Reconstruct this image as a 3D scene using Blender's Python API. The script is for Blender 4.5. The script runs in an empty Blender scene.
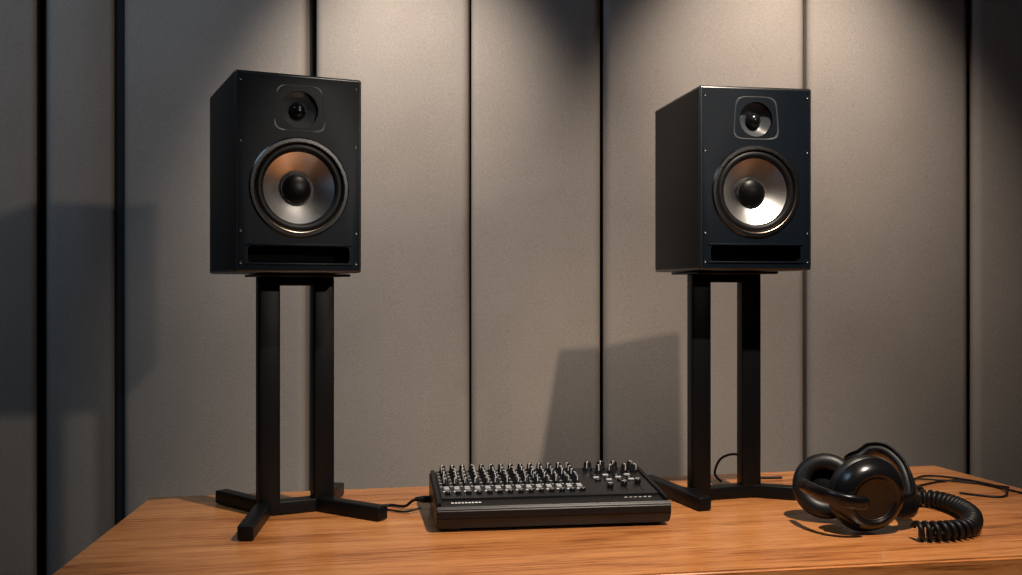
import bpy, bmesh, math, random
from mathutils import Vector, Matrix
random.seed(4)
scn = bpy.context.scene
EYE = 1.188           # camera height
DT = 0.75             # desk top height

# ------------------------------------------------------------------ materials
def new_mat(name):
    m = bpy.data.materials.new(name); m.use_nodes = True
    nt = m.node_tree; b = nt.nodes["Principled BSDF"]
    return m, nt, b
def simple(name, col, rough=0.5, metal=0.0, bump=0.0, bscale=400, coat=0.0, spec=0.5):
    m, nt, b = new_mat(name)
    b.inputs["Base Color"].default_value = (*col, 1)
    b.inputs["Roughness"].default_value = rough
    b.inputs["Metallic"].default_value = metal
    b.inputs["Specular IOR Level"].default_value = spec
    b.inputs["Coat Weight"].default_value = coat
    tc = nt.nodes.new("ShaderNodeTexCoord")
    n = nt.nodes.new("ShaderNodeTexNoise"); n.inputs["Scale"].default_value = bscale
    n.inputs["Detail"].default_value = 3
    nt.links.new(tc.outputs["Object"], n.inputs["Vector"])
    mr = nt.nodes.new("ShaderNodeMapRange")
    mr.inputs["To Min"].default_value = max(0, rough-0.05); mr.inputs["To Max"].default_value = min(1, rough+0.05)
    nt.links.new(n.outputs["Fac"], mr.inputs["Value"]); nt.links.new(mr.outputs["Result"], b.inputs["Roughness"])
    if bump > 0:
        bp = nt.nodes.new("ShaderNodeBump"); bp.inputs["Strength"].default_value = bump
        bp.inputs["Distance"].default_value = 0.001
        nt.links.new(n.outputs["Fac"], bp.inputs["Height"]); nt.links.new(bp.outputs["Normal"], b.inputs["Normal"])
    return m

def fabric(name, c1, c2):
    m, nt, b = new_mat(name)
    b.inputs["Roughness"].default_value = 0.95
    b.inputs["Specular IOR Level"].default_value = 0.1
    tc = nt.nodes.new("ShaderNodeTexCoord")
    n1 = nt.nodes.new("ShaderNodeTexNoise"); n1.inputs["Scale"].default_value = 230; n1.inputs["Detail"].default_value = 3
    n1.inputs["Roughness"].default_value = 0.6
    n2 = nt.nodes.new("ShaderNodeTexNoise"); n2.inputs["Scale"].default_value = 4; n2.inputs["Detail"].default_value = 2
    nt.links.new(tc.outputs["Object"], n1.inputs["Vector"]); nt.links.new(tc.outputs["Object"], n2.inputs["Vector"])
    mx = nt.nodes.new("ShaderNodeMix"); mx.data_type = 'FLOAT'; mx.inputs[0].default_value = 0.3
    nt.links.new(n1.outputs["Fac"], mx.inputs[2]); nt.links.new(n2.outputs["Fac"], mx.inputs[3])
    cr = nt.nodes.new("ShaderNodeValToRGB")
    cr.color_ramp.elements[0].position = 0.3; cr.color_ramp.elements[0].color = (*c1, 1)
    cr.color_ramp.elements[1].position = 0.7; cr.color_ramp.elements[1].color = (*c2, 1)
    nt.links.new(mx.outputs[0], cr.inputs["Fac"]); nt.links.new(cr.outputs["Color"], b.inputs["Base Color"])
    bp = nt.nodes.new("ShaderNodeBump"); bp.inputs["Strength"].default_value = 0.35; bp.inputs["Distance"].default_value = 0.0015
    nt.links.new(n1.outputs["Fac"], bp.inputs["Height"]); nt.links.new(bp.outputs["Normal"], b.inputs["Normal"])
    return m

def wood(name):
    m, nt, b = new_mat(name)
    tc = nt.nodes.new("ShaderNodeTexCoord")
    rot = nt.nodes.new("ShaderNodeMapping"); rot.inputs["Rotation"].default_value = (0, 0, math.radians(-10.5))
    nt.links.new(tc.outputs["Object"], rot.inputs["Vector"])
    def nz(scale, vec, detail=4, dist=0.0, r=0.6):
        mp = nt.nodes.new("ShaderNodeMapping"); mp.inputs["Scale"].default_value = vec
        nt.links.new(rot.outputs["Vector"], mp.inputs["Vector"])
        n = nt.nodes.new("ShaderNodeTexNoise"); n.inputs["Scale"].default_value = scale
        n.inputs["Detail"].default_value = detail; n.inputs["Distortion"].default_value = dist; n.inputs["Roughness"].default_value = r
        nt.links.new(mp.outputs["Vector"], n.inputs["Vector"]); return n
    a = nz(2.0, (0.9, 7.5, 7.5), 5, 1.0)
    f = nz(6, (0.8, 26, 26), 6, 0.4, 0.7)
    pores = nz(10, (2.0, 55, 55), 3, 0.0, 0.6)
    m1 = nt.nodes.new("ShaderNodeMix"); m1.data_type = 'FLOAT'; m1.inputs[0].default_value = 0.50
    nt.links.new(a.outputs["Fac"], m1.inputs[2]); nt.links.new(f.outputs["Fac"], m1.inputs[3])
    cr = nt.nodes.new("ShaderNodeValToRGB"); e = cr.color_ramp.elements
    e[0].position = 0.37; e[0].color = (0.23, 0.070, 0.019, 1)
    e[1].position = 0.63; e[1].color = (0.70, 0.310, 0.110, 1)
    x = e.new(0.47); x.color = (0.52, 0.195, 0.060, 1)
    nt.links.new(m1.outputs[0], cr.inputs["Fac"])
    pr = nt.nodes.new("ShaderNodeMapRange"); pr.inputs["From Min"].default_value = 0.30; pr.inputs["From Max"].default_value = 0.50
    pr.inputs["To Min"].default_value = 0.55; pr.inputs["To Max"].default_value = 1.0
    nt.links.new(pores.outputs["Fac"], pr.inputs["Value"])
    mm = nt.nodes.new("ShaderNodeMix"); mm.data_type = 'RGBA'; mm.blend_type = 'MULTIPLY'; mm.inputs[0].default_value = 1.0
    nt.links.new(cr.outputs["Color"], mm.inputs[6]); nt.links.new(pr.outputs["Result"], mm.inputs[7])
    nt.links.new(mm.outputs[2], b.inputs["Base Color"])
    b.inputs["Roughness"].default_value = 0.25
    bp = nt.nodes.new("ShaderNodeBump"); bp.inputs["Strength"].default_value = 0.08; bp.inputs["Distance"].default_value = 0.001
    nt.links.new(f.outputs["Fac"], bp.inputs["Height"]); nt.links.new(bp.outputs["Normal"], b.inputs["Normal"])
    return m

M_fab = fabric("panel_fabric", (0.228, 0.194, 0.166), (0.320, 0.275, 0.237))
M_gap = simple("dark_backing", (0.006, 0.006, 0.007), 0.9)
M_plain = simple("dark_plaster", (0.07, 0.07, 0.07), 0.9)
M_floor = simple("floor_carpet", (0.05, 0.048, 0.045), 0.95, bump=0.5)
M_wood = wood("desk_wood")
M_cab = simple("cabinet_black_vinyl", (0.004, 0.0042, 0.005), 0.42, bump=0.25, bscale=900, spec=0.14)
M_baf = simple("baffle_black", (0.0040, 0.0070, 0.0115), 0.38, bump=0.06, bscale=600, spec=0.12)
M_edge = simple("cabinet_edge_satin", (0.012, 0.013, 0.015), 0.30, spec=1.0)
M_guide = simple("waveguide_grey", (0.055, 0.06, 0.068), 0.35)
M_hole = simple("recess_black", (0.002, 0.002, 0.002), 0.7, spec=0.1)
M_rub = simple("rubber_black", (0.005, 0.005, 0.006), 0.45, spec=0.25)
M_cap = simple("dust_cap_black", (0.003, 0.003, 0.0035), 0.35, spec=0.2)
M_gloss = simple("gloss_black", (0.005, 0.005, 0.006), 0.24)
M_ring = simple("trim_ring_metal", (0.42, 0.34, 0.28), 0.3, metal=1)
M_stand = simple("powder_coated_steel", (0.0035, 0.004, 0.005), 0.40, bump=0.15, bscale=1200, spec=0.18)
M_mix = simple("mixer_shell", (0.007, 0.007, 0.008), 0.40, bump=0.15, bscale=900, spec=0.3)
M_mixtop = simple("mixer_faceplate", (0.012, 0.013, 0.015), 0.32, spec=0.45)
M_white = simple("printed_marks", (0.75, 0.75, 0.75), 0.5)
M_grey = simple("grey_buttons", (0.32, 0.32, 0.33), 0.45)
M_knob = simple("knob_black", (0.007, 0.007, 0.008), 0.3)
M_pad = simple("ear_pad_leatherette", (0.006, 0.006, 0.007), 0.42, bump=0.12, bscale=250, spec=0.4)
M_screw = simple("screw_steel", (0.08, 0.08, 0.085), 0.4, metal=1)
def cone_mat():
    m, nt, b = new_mat("spun_aluminium")
    b.inputs["Metallic"].default_value = 1
    b.inputs["Roughness"].default_value = 0.36
    b.inputs["Anisotropic"].default_value = 0.85
    tg = nt.nodes.new("ShaderNodeTangent"); tg.direction_type = 'RADIAL'; tg.axis = 'Y'
    nt.links.new(tg.outputs["Tangent"], b.inputs["Tangent"])
    tc = nt.nodes.new("ShaderNodeTexCoord")
    w = nt.nodes.new("ShaderNodeTexWave"); w.wave_type = 'RINGS'; w.rings_direction = 'Y'
    w.inputs["Scale"].default_value = 120; w.inputs["Distortion"].default_value = 0
    nt.links.new(tc.outputs["Object"], w.inputs["Vector"])
    cr = nt.nodes.new("ShaderNodeValToRGB")
    cr.color_ramp.elements[0].color = (0.84, 0.83, 0.82, 1); cr.color_ramp.elements[1].color = (0.97, 0.965, 0.955, 1)
    nt.links.new(w.outputs["Fac"], cr.inputs["Fac"]); nt.links.new(cr.outputs["Color"], b.inputs["Base Color"])
    return m
M_cone = cone_mat()

# ------------------------------------------------------------------ helpers
def link(o, parent=None):
    scn.collection.objects.link(o)
    if parent: o.parent = parent
    return o
def empty(name, loc=(0,0,0), rz=0):
    e = bpy.data.objects.new(name, None); e.location = loc; e.rotation_euler = (0,0,rz); e.empty_display_size = 0.05
    return link(e)
def mesh_obj(name, bm, mat, parent=None, smooth=False, angle=None):
    bmesh.ops.recalc_face_normals(bm, faces=bm.faces)
    me = bpy.data.meshes.new(name); bm.to_mesh(me); bm.free()
    for mm in (mat if isinstance(mat, (list, tuple)) else [mat]): me.materials.append(mm)
    if smooth:
        for p in me.polygons: p.use_smooth = True
        if angle: me.set_sharp_from_angle(angle=math.radians(angle))
    return link(bpy.data.objects.new(name, me), parent)
def bm_box(bm, c, s, bevel=0, seg=2, mat=Matrix()):
    r = bmesh.ops.create_cube(bm, size=1.0)
    vs = r["verts"]
    bmesh.ops.scale(bm, vec=s, verts=vs); bmesh.ops.translate(bm, vec=c, verts=vs)
    if bevel > 0:
        es = list({e for v in vs for e in v.link_edges})
        rr = bmesh.ops.bevel(bm, geom=es, offset=bevel, segments=seg, affect='EDGES', profile=0.5)
        vs = list({v for f in rr["faces"] for v in f.verts} | {v for v in vs if v.is_valid})
    bmesh.ops.transform(bm, matrix=mat, verts=vs)
    return vs
def box(name, c, s, mat, parent=None, bevel=0, seg=3, rz=0):
    bm = bmesh.new(); bm_box(bm, (0,0,0), s, bevel, seg)
    o = mesh_obj(name, bm, mat, parent, smooth=bevel > 0, angle=35)
    o.location = c; o.rotation_euler = (0,0,rz); return o
def bm_lathe(bm, prof, M=Matrix(), n=64, mi=0):
    """profile of (r, a): a runs along local +Y axis"""
    rings = []
    for r, a in prof:
        if r < 1e-6: rings.append([bm.verts.new(M @ Vector((0, a, 0)))])
        else: rings.append([bm.verts.new(M @ Vector((r*math.cos(2*math.pi*i/n), a, r*math.sin(2*math.pi*i/n)))) for i in range(n)])
    for A, B in zip(rings, rings[1:]):
        for i in range(n):
            j = (i+1) % n
            if len(A) == 1 and len(B) == 1: continue
            if len(A) == 1: f = bm.faces.new((A[0], B[i], B[j]))
            elif len(B) == 1: f = bm.faces.new((A[i], B[0], A[j]))
            else: f = bm.faces.new((A[i], B[i], B[j], A[j]))
            f.material_index = mi; f.smooth = True
def lathe(name, prof, mat, parent=None, loc=(0,0,0), n=64, M=Matrix(), angle=40):
    bm = bmesh.new(); bm_lathe(bm, prof, M, n)
    o = mesh_obj(name, bm, mat, parent, True, angle); o.location = loc; return o
def spline(pts, n=12, closed=False):
    P = [Vector(p) for p in pts]; out = []
    for i in range(len(P)-1):
        p0 = P[max(i-1, 0)]; p1 = P[i]; p2 = P[i+1]; p3 = P[min(i+2, len(P)-1)]
        for k in range(n):
            t = k/n
            out.append(0.5*((2*p1)+(-p0+p2)*t+(2*p0-5*p1+4*p2-p3)*t*t+(-p0+3*p1-3*p2+p3)*t**3))
    out.append(P[-1]); return out
def bm_sweep(bm, pts, ra, rb=None, ref=Vector((0,0,1)), n=10, power=1.0, transport=True, round_ends=False):
    rb = rb or ra; rings = []; N = None
    for i, p in enumerate(pts):
        t = (pts[min(i+1, len(pts)-1)] - pts[max(i-1, 0)]).normalized()
        if N is None or not transport:
            N = ref - t*ref.dot(t)
            if N.length < 1e-4: N = Vector((1,0,0)) - t*t.x
        else: N = N - t*N.dot(t)
        N.normalize(); B = t.cross(N)
        ring = []; e = 1.0
        if round_ends:
            q = min(i, len(pts)-1-i); e = (0.35, 0.72, 0.9, 0.97, 1.0)[min(q, 4)]
        for k in range(n):
            a = 2*math.pi*k/n; c, s = math.cos(a), math.sin(a)
            c = math.copysign(abs(c)**power, c); s = math.copysign(abs(s)**power, s)
            ring.append(bm.verts.new(p + N*ra*c*e + B*rb*s*e))
        rings.append(ring)
    for A, C in zip(rings, rings[1:]):
        for k in range(n):
            bm.faces.new((A[k], A[(k+1)%n], C[(k+1)%n], C[k])).smooth = True
    bm.faces.new(rings[0][::-1]); bm.faces.new(rings[-1])
def tube(name, pts, r, mat, parent=None, **k):
    bm = bmesh.new(); bm_sweep(bm, pts, r, **k); return mesh_obj(name, bm, mat, parent, True, 50)
def bm_prism(bm, poly, z0, z1):
    lo = [bm.verts.new((x, y, z0)) for x, y in poly]; hi = [bm.verts.new((x, y, z1)) for x, y in poly]
    n = len(poly); bm.faces.new(lo[::-1]); bm.faces.new(hi)
    for i in range(n): bm.faces.new((lo[i], lo[(i+1)%n], hi[(i+1)%n], hi[i]))
def boolean(o, cutters):
    for c in cutters:
        md = o.modifiers.new("b", 'BOOLEAN'); md.operation = 'DIFFERENCE'; md.object = c; md.solver = 'EXACT'
    bpy.context.view_layer.update()
    dg = bpy.context.evaluated_depsgraph_get()
    me = bpy.data.meshes.new_from_object(o.evaluated_get(dg))
    o.modifiers.clear(); o.data = me
    for c in cutters: bpy.data.objects.remove(c)

# ------------------------------------------------------------------ room
WY = 2.85                                  # front plane of the acoustic panels
box("floor", (0, 0.7, -0.05), (5.2, 5.4, 0.1), M_floor)
box("ceiling", (0, 0.7, 3.05), (5.2, 5.4, 0.1), M_plain)
box("wall_back", (0.6, WY+0.13, 1.5), (3.6, 0.1, 3.0), M_gap)
box("wall_right", (2.35, 0.75, 1.5), (0.1, 4.4, 3.0), M_plain)
box("wall_front", (0, -1.55, 1.5), (4.8, 0.1, 3.0), M_plain)

def panel(x0, x1, origin=(0, WY), ang=0, zmin=0.02, zmax=2.98):
    """padded panel: slightly pillowed front, rounded vertical edges; x0..x1 measured along the wall"""
    w = x1-x0; th = 0.075; r = 0.024
    prof = []
    prof.append((-w/2, th))
    for k in range(7):
        a = math.pi/2*k/6
        prof.append((-w/2 + r - r*math.cos(a), r - r*math.sin(a)))
    for k in range(1, 12):
        u = k/12; prof.append((-w/2+r+(w-2*r)*u, -0.010*math.sin(math.pi*u)))
    for k in range(7):
        a = math.pi/2*(1-k/6)
        prof.append((w/2 - r + r*math.cos(a), r - r*math.sin(a)))
    prof.append((w/2, th))
    bm = bmesh.new(); bm_prism(bm, prof, zmin, zmax)
    o = mesh_obj("acoustic_panel", bm, M_fab, None, True, 50)
    c = (x0+x1)/2
    o.location = (origin[0]+c*math.cos(ang), origin[1]+c*math.sin(ang), 0); o.rotation_euler = (0,0,ang)
    return o
k = WY/1010
def X(px): return (px-511)*k
for a, b in ((122,304.5),(315,469),(471,600.5),(604,805),(808.5,970),(975,1160)):
    panel(X(a), X(b))
# angled return of the wall on the left
cx = X(117.5); ang = math.radians(30)
org = (cx, WY)
panel(-0.178, -0.004, org, ang)
panel(-0.47, -0.204, org, ang)
panel(-0.80, -0.50, org, ang)
o = box("wall_left", (0,0,1.5), (1.25, 0.1, 3.0), M_gap, rz=ang)
d = Vector((math.cos(ang), math.sin(ang))); nrm = Vector((-math.sin(ang), math.cos(ang)))
c = Vector(org) - d*0.48 + nrm*0.13
o.location = (c.x, c.y, 1.5)
box("wall_side", (-2.2, 0.45, 1.5), (0.1, 4.0, 3.0), M_plain)
box("trim_1", (cx-0.0, WY+0.045, 1.5), (0.03, 0.05, 2.96), M_gap)

# ------------------------------------------------------------------ desk
desk = empty("wooden_desk", (0, 0, 0))
bm = bmesh.new()
quad = [(-0.690,1.389),(1.232,1.715),(1.045,2.49),(-0.755,2.11)]
bm_prism(bm, quad, DT-0.035, DT)
bmesh.ops.bevel(bm, geom=list(bm.edges), offset=0.004, segments=3, affect='EDGES')
mesh_obj("tabletop", bm, M_wood, desk, True, 35)
for i, (x, y) in enumerate(((-0.62,1.46),(1.13,1.76),(0.98,2.40),(-0.68,2.05))):
    box(f"leg_{i+1}", (x, y, (DT-0.035)/2), (0.05,0.05,DT-0.036), M_stand, desk, 0.003, rz=math.radians(10))
def beam(name, a, b, z, h, w, parent, mat=M_stand, bev=0.002):
    a = Vector(a); b = Vector(b); d = b-a
    return box(name, ((a.x+b.x)/2, (a.y+b.y)/2, z), (d.length, w, h), mat, parent, bev, rz=math.atan2(d.y, d.x))
beam("apron_front", (-0.62,1.46),(1.13,1.76), DT-0.066, 0.06, 0.02, desk)
beam("apron_back", (-0.68,2.05),(0.98,2.40), DT-0.066, 0.06, 0.02, desk)

# ------------------------------------------------------------------ speakers
W, H, D = 0.233, 0.361, 0.290
def speaker(loc, rz):
    root = empty("studio_monitor_speaker", loc, rz)
    f = -D/2
    bm = bmesh.new(); bm_box(bm, (0,0,H/2), (W, D, H), 0.0050, 4)
    cab = mesh_obj("cabinet", bm, [M_cab, M_baf, M_hole, M_edge], root)
    cz = 0.155; tz = 0.297
    cuts = []
    bm = bmesh.new(); bm_lathe(bm, [(0,f-0.02),(0.083,f-0.02),(0.083,f+0.055),(0,f+0.055)], Matrix.Translation((0,0,cz)), 72)
    cuts.append(mesh_obj("cut1", bm, M_hole, root))
    bm = bmesh.new(); bm_box(bm, (0,f,0.033), (0.186,0.10,0.030), 0.006, 4)
    cuts.append(mesh_obj("cut2", bm, M_hole, root))
    # waveguide recess
    bm = bmesh.new(); bm_lathe(bm, [(0,f-0.02),(0.034,f-0.02),(0.034,f+0.03),(0,f+0.03)], Matrix.Translation((0,0,tz)), 48)
    cuts.append(mesh_obj("cut3", bm, M_hole, root))
    boolean(cab, cuts)
    me = cab.data
    for p in me.polygons:
        c = p.center
        if p.normal.y < -0.99 and c.y < f+0.001: p.material_index = 1
        elif f+0.004 < c.y < f+0.06 and abs(c.x) < 0.094 and 0.01 < c.z < H-0.01: p.material_index = 2
        elif max(abs(p.normal.x), abs(p.normal.y), abs(p.normal.z)) < 0.995: p.material_index = 3
        else: p.material_index = 0
        p.use_smooth = True
    me.set_sharp_from_angle(angle=math.radians(30))
    # tweeter waveguide plate: rounded square frame blending to circular throat
    bm = bmesh.new(); n = 72; rings = []
    def sq(t, hw, hh, pw):
        c, s = math.cos(t), math.sin(t)
        r = (abs(c)**pw + abs(s)**pw)**(-1/pw); return r*c*hw, r*s*hh
    for (hw, hh, pw, y, dz) in ((0.0455,0.0425,6,f+0.0005,0.002),(0.0452,0.0422,6,f-0.0008,0.002),(0.0445,0.0415,6,f-0.0011,0.002),
                            (0.0425,0.0395,5,f+0.0003,0.002),(0.034,0.033,3.2,f+0.006,0.001),(0.026,0.026,2.3,f+0.012,0),(0.0175,0.0175,2,f+0.018,0),(0.0150,0.0150,2,f+0.019,0)):
        ring = []
        for i in range(n):
            x, z = sq(2*math.pi*i/n, hw, hh, pw)
            x *= 1.0 - 0.07*(z/0.0415 if hh > 0.03 else 0)
            ring.append(bm.verts.new((x, y, tz+z+dz)))
        rings.append(ring)
    for A, B in zip(rings, rings[1:]):
        for i in range(n): bm.faces.new((A[i],B[i],B[(i+1)%n],A[(i+1)%n]))
    mesh_obj("tweeter_waveguide", bm, M_guide, root, True, 50)
    lathe("tweeter_dome", [(0.0158,f+0.020),(0.0155,f+0.014),(0.0130,f+0.012)]+[(0.0130*math.cos(a),f+0.012-0.010*math.sin(a)) for a in [math.pi/2*i/8 for i in range(1,9)]], M_gloss, root, (0,0,tz), 40)
    # woofer
    T = (0,0,cz)
    lathe("woofer_flange", [(0.0825,f+0.012),(0.0825,f-0.001),(0.0835,f-0.0035),(0.0890,f-0.0035),(0.0915,f-0.001),(0.0915,f+0.001)], M_gloss, root, T, 96)
    lathe("woofer_trim_ring", [(0.0828,f-0.0030),(0.0822,f-0.0042),(0.0814,f-0.0038),(0.0810,f+0.001),(0.0806,f+0.004)], M_ring, root, T, 96)
    sr = [(0.0735+0.0070*math.cos(a), f+0.004-0.0060*math.sin(a)) for a in [math.pi*i/12 for i in range(13)]]
    lathe("woofer_surround", [(0.0815,f+0.005)]+sr+[(0.0655,f+0.0045)], M_rub, root, T, 96)
    lathe("woofer_cone", [(0.0675,f+0.0042),(0.0665,f+0.0040),(0.060,f+0.0080),(0.050,f+0.0140),(0.040,f+0.0195),(0.026,f+0.027)], M_cone, root, T, 96)
    lathe("woofer_dust_cap", [(0.0295,f+0.031),(0.0290,f+0.0235)]+[(0.029*math.cos(a),f+0.0235-0.013*math.sin(a)) for a in [math.pi/2*i/10 for i in range(1,11)]], M_cap, root, T, 64)
    # port slot lips
    bm = bmesh.new()
    bm_box(bm, (0,f-0.0005,0.0505), (0.196,0.003,0.003), 0.001)
    bm_box(bm, (0,f-0.0005,0.0155), (0.196,0.003,0.003), 0.001)
    mesh_obj("port_lip", bm, M_baf, root, True, 30)
    bm = bmesh.new()
    for sx in (-1, 1):
        for z in (0.018, 0.075, 0.235, 0.343):
            bm_lathe(bm, [(0,f-0.0012),(0.0012,f-0.0012),(0.0014,f-0.0004),(0.0030,f-0.0012),(0.0034,f+0.0005)], Matrix.Translation((sx*0.1055,0,z)), 16)
    mesh_obj("screws", bm, M_screw, root, True, 40)
    return root
speaker((-0.446,1.971,EYE+0.027), math.radians(25))
speaker((0.459,2.130,EYE+0.034), math.radians(9.2))

# ------------------------------------------------------------------ stands
def stand(p1, p2, legs, top, rz, sc):
    p1 = Vector(p1); p2 = Vector(p2)
    root = empty("speaker_stand", ((p1.x+p2.x)/2, (p1.y+p2.y)/2, DT))
    off = Vector(((p1.x+p2.x)/2, (p1.y+p2.y)/2))
    q1 = p1-off; q2 = p2-off; h = top-DT
    for i, q in enumerate((q1, q2)):
        z0, z1 = 0.008, h-0.005
        box(f"post_{i+1}", (q.x, q.y, (z0+z1)/2), (0.041,0.034,z1-z0), M_stand, root, 0.004, rz=rz)
    beam("crossbar_top", q1, q2, h-0.014, 0.018, 0.03, root)
    beam("crossbar_base", q1, q2, 0.014, 0.024, 0.034, root)
    box("top_plate", (0, 0.01, h-0.0035), (0.17,0.17,0.005), M_stand, root, 0.002, rz=rz)
    for i, (a, b) in enumerate(legs):
        a = Vector(a)-off; b = Vector(b)-off
        beam(f"foot_{i+1}", a, b, 0.0145, 0.026, 0.028, root, bev=0.003)
    return root
p1 = (-0.468,1.945); p2 = (-0.373,1.995)
stand(p1, p2, [(p1, (-0.590,2.055)), ((-0.475,1.96), (-0.458,1.740)), ((-0.382,1.99), (-0.240,1.895)), (p2, (-0.365,2.13))], EYE+0.0265, math.radians(25), 1)
p1 = (0.388,2.085); p2 = (0.499,2.120)
stand(p1, p2, [((0.298,2.215), (0.380,1.975)), (p1, (0.355,2.06)), (p2, (0.590,2.085)), (p2, (0.535,2.22))], EYE+0.0335, math.radians(9), 1)

# ------------------------------------------------------------------ mixer
mix = empty("audio_mixer", (-0.132,1.792,DT), math.radians(7.8))
MW, MD = 0.430, 0.240
def topz(y): return 0.046 + 0.022*(y/MD)
bm = bmesh.new()
sec = [(0.012,0.006),(0.006,0.020),(0.0,0.026),(0.0,0.041),(0.004,0.0465),(MD-0.01,topz(MD-0.01)+0.001),(MD,topz(MD)-0.004),(MD,0.006)]
a = [bm.verts.new((0,y,z)) for y,z in sec]; b = [bm.verts.new((MW,y,z)) for y,z in sec]
bm.faces.new(a); bm.faces.new(b[::-1])
for i in range(len(sec)):
    j = (i+1)%len(sec); bm.faces.new((a[i],b[i],b[j],a[j]))
bmesh.ops.bevel(bm, geom=list(bm.edges), offset=0.0018, segments=2, affect='EDGES')
mesh_obj("body", bm, M_mix, mix, True, 35)
slope = math.atan2(0.022, MD)
TM = Matrix.Translation((0,0,0.0465)) @ Matrix.Rotation(slope, 4, 'X')   # faceplate frame, z up from surface
def plate(name, x0,x1,y0,y1,t,mat,bev=0.0006):
    bm = bmesh.new(); bm_box(bm, ((x0+x1)/2,(y0+y1)/2,t/2), (x1-x0,y1-y0,t), bev, 2, TM); return mesh_obj(name, bm, mat, mix, True, 30)
plate("faceplate", 0.012, MW-0.012, 0.045, MD-0.012, 0.003, M_mixtop)
plate("end_strip", MW-0.010, MW-0.002, 0.010, MD-0.010, 0.006, M_mix, 0.002)
plate("end_strip_2", 0.002, 0.010, 0.010, MD-0.010, 0.006, M_mix, 0.002)
# knobs
bk = bmesh.new(); bw = bmesh.new(); bg = bmesh.new()
def knob(x, y, r=0.0058, h=0.015, ang=0.3, cap=True):
    M = TM @ Matrix.Translation((x,y,0.003)) @ Matrix.Rotation(math.pi/2, 4, 'X')
    bm_lathe(bk, [(r*1.25,0),(r*1.2,h*0.2),(r,h*0.3),(r*0.88,h*0.93),(r*0.7,h),(0,h)], M, 14)
    if cap:
        MM = TM @ Matrix.Translation((x,y,0.003)) @ Matrix.Rotation(ang, 4, 'Z')
        bm_box(bw, (0, r*0.35, h+0.0002), (0.0016, r*1.2, 0.0006), 0, 1, MM)
        bm_box(bw, (0, r*0.95, h*0.65), (0.0016, 0.0012, h*0.6), 0, 1, MM)
nx = 14
for i in range(nx):
    x = 0.025 + i*0.0195
    for j in range(5):
        y = 0.219 - j*0.0225
        knob(x, y, 0.0050 if j else 0.0058, 0.014, random.uniform(2.2,4.1))
        bm_box(bw, (x-0.0088, y-0.009, 0.0032), (0.004,0.0016,0.0004), 0, 1, TM)
    for j, y in enumerate((0.109, 0.099)):
        bm_box(bg, (x, y, 0.0042), (0.0105,0.0060,0.004), 0.0008, 1, TM)
    bm_box(bw, (x, 0.088, 0.0032), (0.014,0.0050,0.0004), 0, 1, TM)
    bm_box(bk, (x, 0.070, 0.006), (0.010,0.008,0.007), 0.001, 1, TM)
    bm_box(bg, (x, 0.070, 0.0098), (0.009,0.0016,0.0006), 0, 1, TM)
# master section
for (x,y,r) in ((0.318,0.212,0.0085),(0.345,0.214,0.0085),(0.372,0.212,0.0075),(0.335,0.188,0.006),(0.36,0.188,0.006),(0.388,0.190,0.006),(0.405,0.212,0.006),(0.408,0.190,0.006)):
    knob(x, y, r, 0.017, random.uniform(2.4,3.9))
for i in range(4):
    for j in range(3):
        bm_box(bg if (i+j)%2 else bk, (0.322+i*0.022, 0.165-j*0.016, 0.005), (0.012,0.007,0.004), 0.001, 1, TM)
for i in range(3):
    x = 0.335+i*0.03
    bm_box(bk, (x, 0.09, 0.0034), (0.003,0.05,0.001), 0, 1, TM)
    bm_box(bk, (x, 0.085+0.012*i, 0.008), (0.010,0.014,0.010), 0.0015, 1, TM)
    bm_box(bw, (x, 0.085+0.012*i, 0.0132), (0.009,0.0014,0.0006), 0, 1, TM)
for i in range(9):     # printed lettering near the front
    bm_box(bw, (0.030+i*0.0062, 0.024, 0.0008), (0.0042,0.0055,0.0005), 0, 1, TM)
for i in range(6):
    bm_box(bw, (0.012+0.34+i*0.009, 0.030, 0.0008), (0.005,0.002,0.0005), 0, 1, TM)
mesh_obj("knobs", bk, M_knob, mix, True, 40)
mesh_obj("markings", bw, M_white, mix)
mesh_obj("buttons", bg, M_grey, mix, True, 30)
bm = bmesh.new()
for x in (0.03, MW-0.03):
    for y in (0.03, MD-0.03):
        bm_box(bm, (x,y,0.0035), (0.03,0.02,0.007), 0.001)
mesh_obj("rubber_feet", bm, M_rub, mix)
bm = bmesh.new(); bm_box(bm, (MW/2, 0.004, 0.0275), (MW-0.10, 0.004, 0.003), 0.0006); mesh_obj("front_groove", bm, M_hole, mix)

# cable from the mixer's left side towards the stand
cab = empty("audio_cable", (-0.145,1.985,DT))
z = 0.004
pts = [(-0.040,0.0,0.022),(-0.05,0.0,0.018),(-0.065,0.01,0.006),(-0.095,0.03,z),(-0.12,0.02,z),(-0.15,0.03,z),(-0.2,0.06,z)]
tube("cable", spline(pts), 0.0028, M_rub, cab)
pts2 = [(-0.03,-0.02,0.010),(-0.06,-0.03,z),(-0.10,-0.01,z),(-0.13,0.0,z)]
tube("cable_2", spline(pts2), 0.0022, M_rub, cab)
lathe("plug", [(0,-0.0),(0.006,0.0),(0.007,0.004),(0.007,0.026),(0.004,0.044),(0,0.044)], M_rub, cab, (0,0,0.022), 20, Matrix.Rotation(math.pi/2+0.0, 4, 'Z'))

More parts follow.
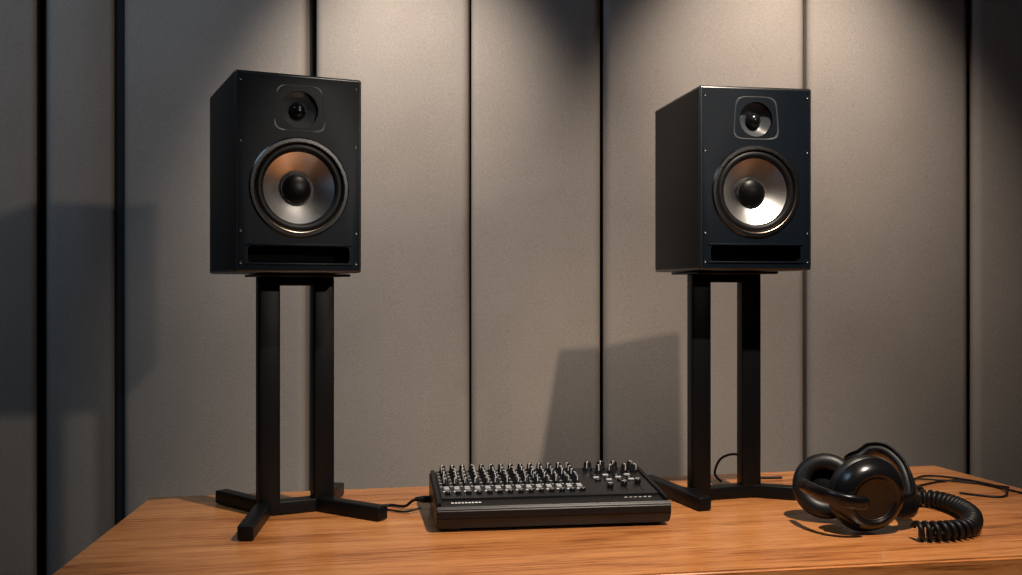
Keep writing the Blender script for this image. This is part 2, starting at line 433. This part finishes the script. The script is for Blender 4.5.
# ------------------------------------------------------------------ headphones
hp = empty("headphones", (0.63,1.85,DT))
O = Vector((0.63,1.85,DT))
def frame(center, axis):
    q = Vector((0,1,0)).rotation_difference(Vector(axis).normalized())
    return Matrix.Translation(Vector(center)-O) @ q.to_matrix().to_4x4()
def tor(R, r, y0, n=12, sx=1.0):
    return [(R+r*math.cos(a), y0+r*sx*math.sin(a)) for a in [2*math.pi*i/n for i in range(n+1)]]
def cup(tag, center, axis, R):
    """axis points from shell (outside) to the ear pad"""
    M = frame(center, axis); s = R/0.062
    bm = bmesh.new()
    bm_lathe(bm, [(r*s, a*s) for r, a in [(0,-0.008),(0.020,-0.0085),(0.034,-0.0105),(0.037,-0.0135),(0.041,-0.0145),(0.046,-0.0125),(0.052,-0.007),(0.056,0.000),(0.0585,0.006),(0.060,0.010),(0.058,0.014),(0,0.014)]], M, 56)
    mesh_obj(f"{tag}_shell", bm, M_gloss, hp, True, 25)
    bm = bmesh.new(); bm_lathe(bm, tor(0.044*s, 0.0160*s, 0.025*s, 16, 0.8), M, 56); mesh_obj(f"{tag}_ear_pad", bm, M_pad, hp, True)
    bm = bmesh.new(); bm_lathe(bm, [(0,0.017*s),(0.036*s,0.017*s),(0.037*s,0.015*s)], M, 40); mesh_obj(f"{tag}_driver_cloth", bm, M_hole, hp, True)
    bm = bmesh.new(); bm_lathe(bm, [((0.0335+0.0010*math.cos(a))*s, (-0.0105+0.0010*math.sin(a))*s) for a in [2*math.pi*i/8 for i in range(9)]], M, 56)
    mesh_obj(f"{tag}_accent_ring", bm, M_screw, hp, True)
    bm = bmesh.new(); bm_lathe(bm, [((0.0600+0.0008*math.cos(a))*s, (0.0105+0.0008*math.sin(a))*s) for a in [2*math.pi*i/8 for i in range(9)]], M, 56)
    mesh_obj(f"{tag}_rim", bm, M_screw, hp, True)
    return M
cA = (0.638,1.788,DT+0.0670); cB = (0.597,1.915,DT+0.0600)
MA = cup("cup_1", cA, (-0.16,0.96,0.14), 0.0700)
MB = cup("cup_2", cB, (-0.30,-0.88,0.30), 0.062)
def lw(p): return Vector(p)-O
bp = [(0.655,1.945,DT+0.060),(0.665,1.950,DT+0.100),(0.690,1.950,DT+0.124),(0.718,1.935,DT+0.124),(0.738,1.905,DT+0.102),(0.740,1.870,DT+0.070),(0.726,1.835,DT+0.046),(0.695,1.815,DT+0.045)]
band = spline([lw(p) for p in bp], 10)
ctr = Vector((0.690,1.885,DT+0.06))-O
def band_sweep(nm, path, c, rad, wid, off, mat, pw):
    """strap whose thin direction points away from the arch centre"""
    bm = bmesh.new(); rings = []; n = 20
    axis = Vector((0.75,-0.62,0.22)).normalized()
    for i, p in enumerate(path):
        t = (path[min(i+1,len(path)-1)]-path[max(i-1,0)]).normalized()
        N = (p-c); N -= t*N.dot(t); N.normalize()
        N = (N*0.5 + axis*0.5); N -= t*N.dot(t); N.normalize()
        B = t.cross(N); e = (0.6,0.85,1.0)[min(2,min(i,len(path)-1-i))]
        ring = []
        for kk in range(n):
            a = 2*math.pi*kk/n; cc_, s = math.cos(a), math.sin(a)
            cc_ = math.copysign(abs(cc_)**pw, cc_); s = math.copysign(abs(s)**pw, s)
            ring.append(bm.verts.new(p + N*(off+rad*cc_*e) + B*wid*s*e))
        rings.append(ring)
    for A, C in zip(rings, rings[1:]):
        for kk in range(n): bm.faces.new((A[kk],A[(kk+1)%n],C[(kk+1)%n],C[kk]))
    bm.faces.new(rings[0][::-1]); bm.faces.new(rings[-1])
    mesh_obj(nm, bm, mat, hp, True, 60)
band_sweep("headband_cushion", band, ctr, 0.0090, 0.020, -0.003, M_pad, 0.75)
band_sweep("headband_shell", band, ctr, 0.003, 0.0225, 0.006, M_gloss, 0.6)
# yoke arms
yk = spline([lw(p) for p in [(0.536,1.868,DT+0.076),(0.539,1.820,DT+0.076),(0.556,1.772,DT+0.072),(0.585,1.750,DT+0.067),(0.622,1.752,DT+0.063)]], 8)
bm = bmesh.new(); bm_sweep(bm, yk, 0.0125, 0.007, n=20, power=0.7, round_ends=True); mesh_obj("yoke_1", bm, M_gloss, hp, True, 60)
yk = spline([lw(p) for p in [(0.628,1.93,DT+0.03),(0.655,1.94,DT+0.06),(0.655,1.95,DT+0.09)]], 8)
bm = bmesh.new(); bm_sweep(bm, yk, 0.006, 0.010, n=12, round_ends=True); mesh_obj("yoke_2", bm, M_gloss, hp, True, 60)

# coiled cable
cc = empty("coiled_cable", (0.8,1.9,DT))
OC = Vector((0.8,1.9,0))
path = spline([Vector(p)-OC for p in [(0.770,2.015,0.018),(0.830,2.015,0.018),(0.857,1.955,0.018),(0.850,1.865,0.018),(0.805,1.775,0.018),(0.750,1.745,0.018),(0.700,1.745,0.018)]], 60)
L = [0]
for a, b in zip(path, path[1:]): L.append(L[-1]+(b-a).length)
turns = L[-1]/0.0135
hel = []; idx = 0; NS = int(turns*16)
for i in range(NS+1):
    s = L[-1]*i/NS
    while idx < len(L)-2 and L[idx+1] < s: idx += 1
    t = (s-L[idx])/max(1e-9, L[idx+1]-L[idx]); p = path[idx].lerp(path[idx+1], t)
    tg = (path[idx+1]-path[idx]).normalized(); n1 = Vector((0,0,1)); b1 = tg.cross(n1).normalized()
    a = 2*math.pi*turns*i/NS
    hel.append(p + n1*0.0130*math.cos(a) + b1*0.0130*math.sin(a))
tube("coil", hel, 0.0049, M_rub, cc, n=8)
# thin wires
tw = empty("thin_cables", (0.95,2.2,DT)); OT = Vector((0.95,2.2,0))
def wire(nm, pts, r=0.0022):
    tube(nm, spline([Vector((x,y,h))-OT for x,y,h in pts], 10), r, M_rub, tw, n=8)
wire("wire_1", [(0.79,2.02,0.02),(0.83,2.13,0.003),(0.90,2.22,0.003),(1.00,2.28,0.003),(1.05,2.22,0.003),(1.09,2.12,0.003)])
wire("wire_2", [(0.79,2.06,0.006),(0.86,2.20,0.003),(0.95,2.33,0.003),(1.02,2.30,0.003),(1.06,2.18,0.006),(1.02,2.10,0.003),(0.95,2.14,0.003)])
wire("wire_3", [(0.86,2.32,0.003),(0.95,2.27,0.006),(1.03,2.25,0.003),(1.085,2.2,0.003)])
bm = bmesh.new(); bm_box(bm, (0,0,0), (0.026,0.040,0.026), 0.004)
o = mesh_obj("wire_splitter", bm, M_gloss, tw, True, 30); o.location = (0.835-0.95, 2.10-2.2, 0.014); o.rotation_euler = (0,0,0.3)
# power cable behind the right stand
pc = empty("power_cable", (0.48,2.28,DT))
tube("cable", spline([(-0.01,-0.02,0.004),(-0.02,0.0,0.02),(0.0,0.02,0.05),(0.04,0.025,0.055),(0.06,0.03,0.01),(0.08,0.03,0.0035),(0.14,0.03,0.0035)], 10), 0.0028, M_rub, pc, n=8)

# ------------------------------------------------------------------ lights
def spot(name, loc, target, power, size_deg, blend, col, radius=0.05):
    l = bpy.data.lights.new(name, 'SPOT'); l.energy = power; l.spot_size = math.radians(size_deg); l.spot_blend = blend
    l.color = col; l.shadow_soft_size = radius
    o = bpy.data.objects.new(name, l); o.location = loc
    o.rotation_euler = (Vector(target)-Vector(loc)).to_track_quat('-Z','Y').to_euler(); link(o); return o
def area(name, loc, target, power, sx, sy, col):
    l = bpy.data.lights.new(name, 'AREA'); l.energy = power; l.shape = 'RECTANGLE'; l.size = sx; l.size_y = sy; l.color = col
    o = bpy.data.objects.new(name, l); o.location = loc
    o.rotation_euler = (Vector(target)-Vector(loc)).to_track_quat('-Z','Y').to_euler(); link(o); return o
spot("ceiling_spot_lamp", (-0.30,2.24,2.50), (-0.31,2.80,1.58), 100, 66, 1.0, (1.0,0.92,0.83), 0.04)
spot("ceiling_spot_lamp", (0.74,2.24,2.50), (0.76,2.80,1.58), 104, 70, 1.0, (1.0,0.90,0.80), 0.04)
# key: high above the desk front, slightly right (casts the right-hand speaker's shadow)
spot("key_spot_lamp", (0.74,0.94,2.85), (0.28,1.92,0.75), 300, 56, 0.95, (1.0,0.86,0.71), 0.02)
# front right (casts left speaker's shadow on left wall)
spot("front_spot_lamp", (1.7,-0.3,2.1), (-0.95,2.45,1.30), 78, 38, 0.9, (1.0,0.89,0.78), 0.05)
area("cool_softbox", (-1.4,1.3,2.75), (-0.9,2.6,1.8), 12, 0.8, 0.8, (0.50,0.73,1.0))

w = bpy.data.worlds.new("World"); scn.world = w; w.use_nodes = True
w.node_tree.nodes["Background"].inputs[0].default_value = (0.35,0.42,0.5,1)
w.node_tree.nodes["Background"].inputs[1].default_value = 0.1

cam = bpy.data.cameras.new("cam"); cam.sensor_width = 36; cam.lens = 36*1010/1022; cam.clip_start = 0.02
co = bpy.data.objects.new("camera", cam); co.location = (0,0,EYE); co.rotation_euler = (math.pi/2,0,0); link(co)
scn.camera = co
try:
    scn.view_settings.view_transform = 'Standard'
except Exception as e: print(e)
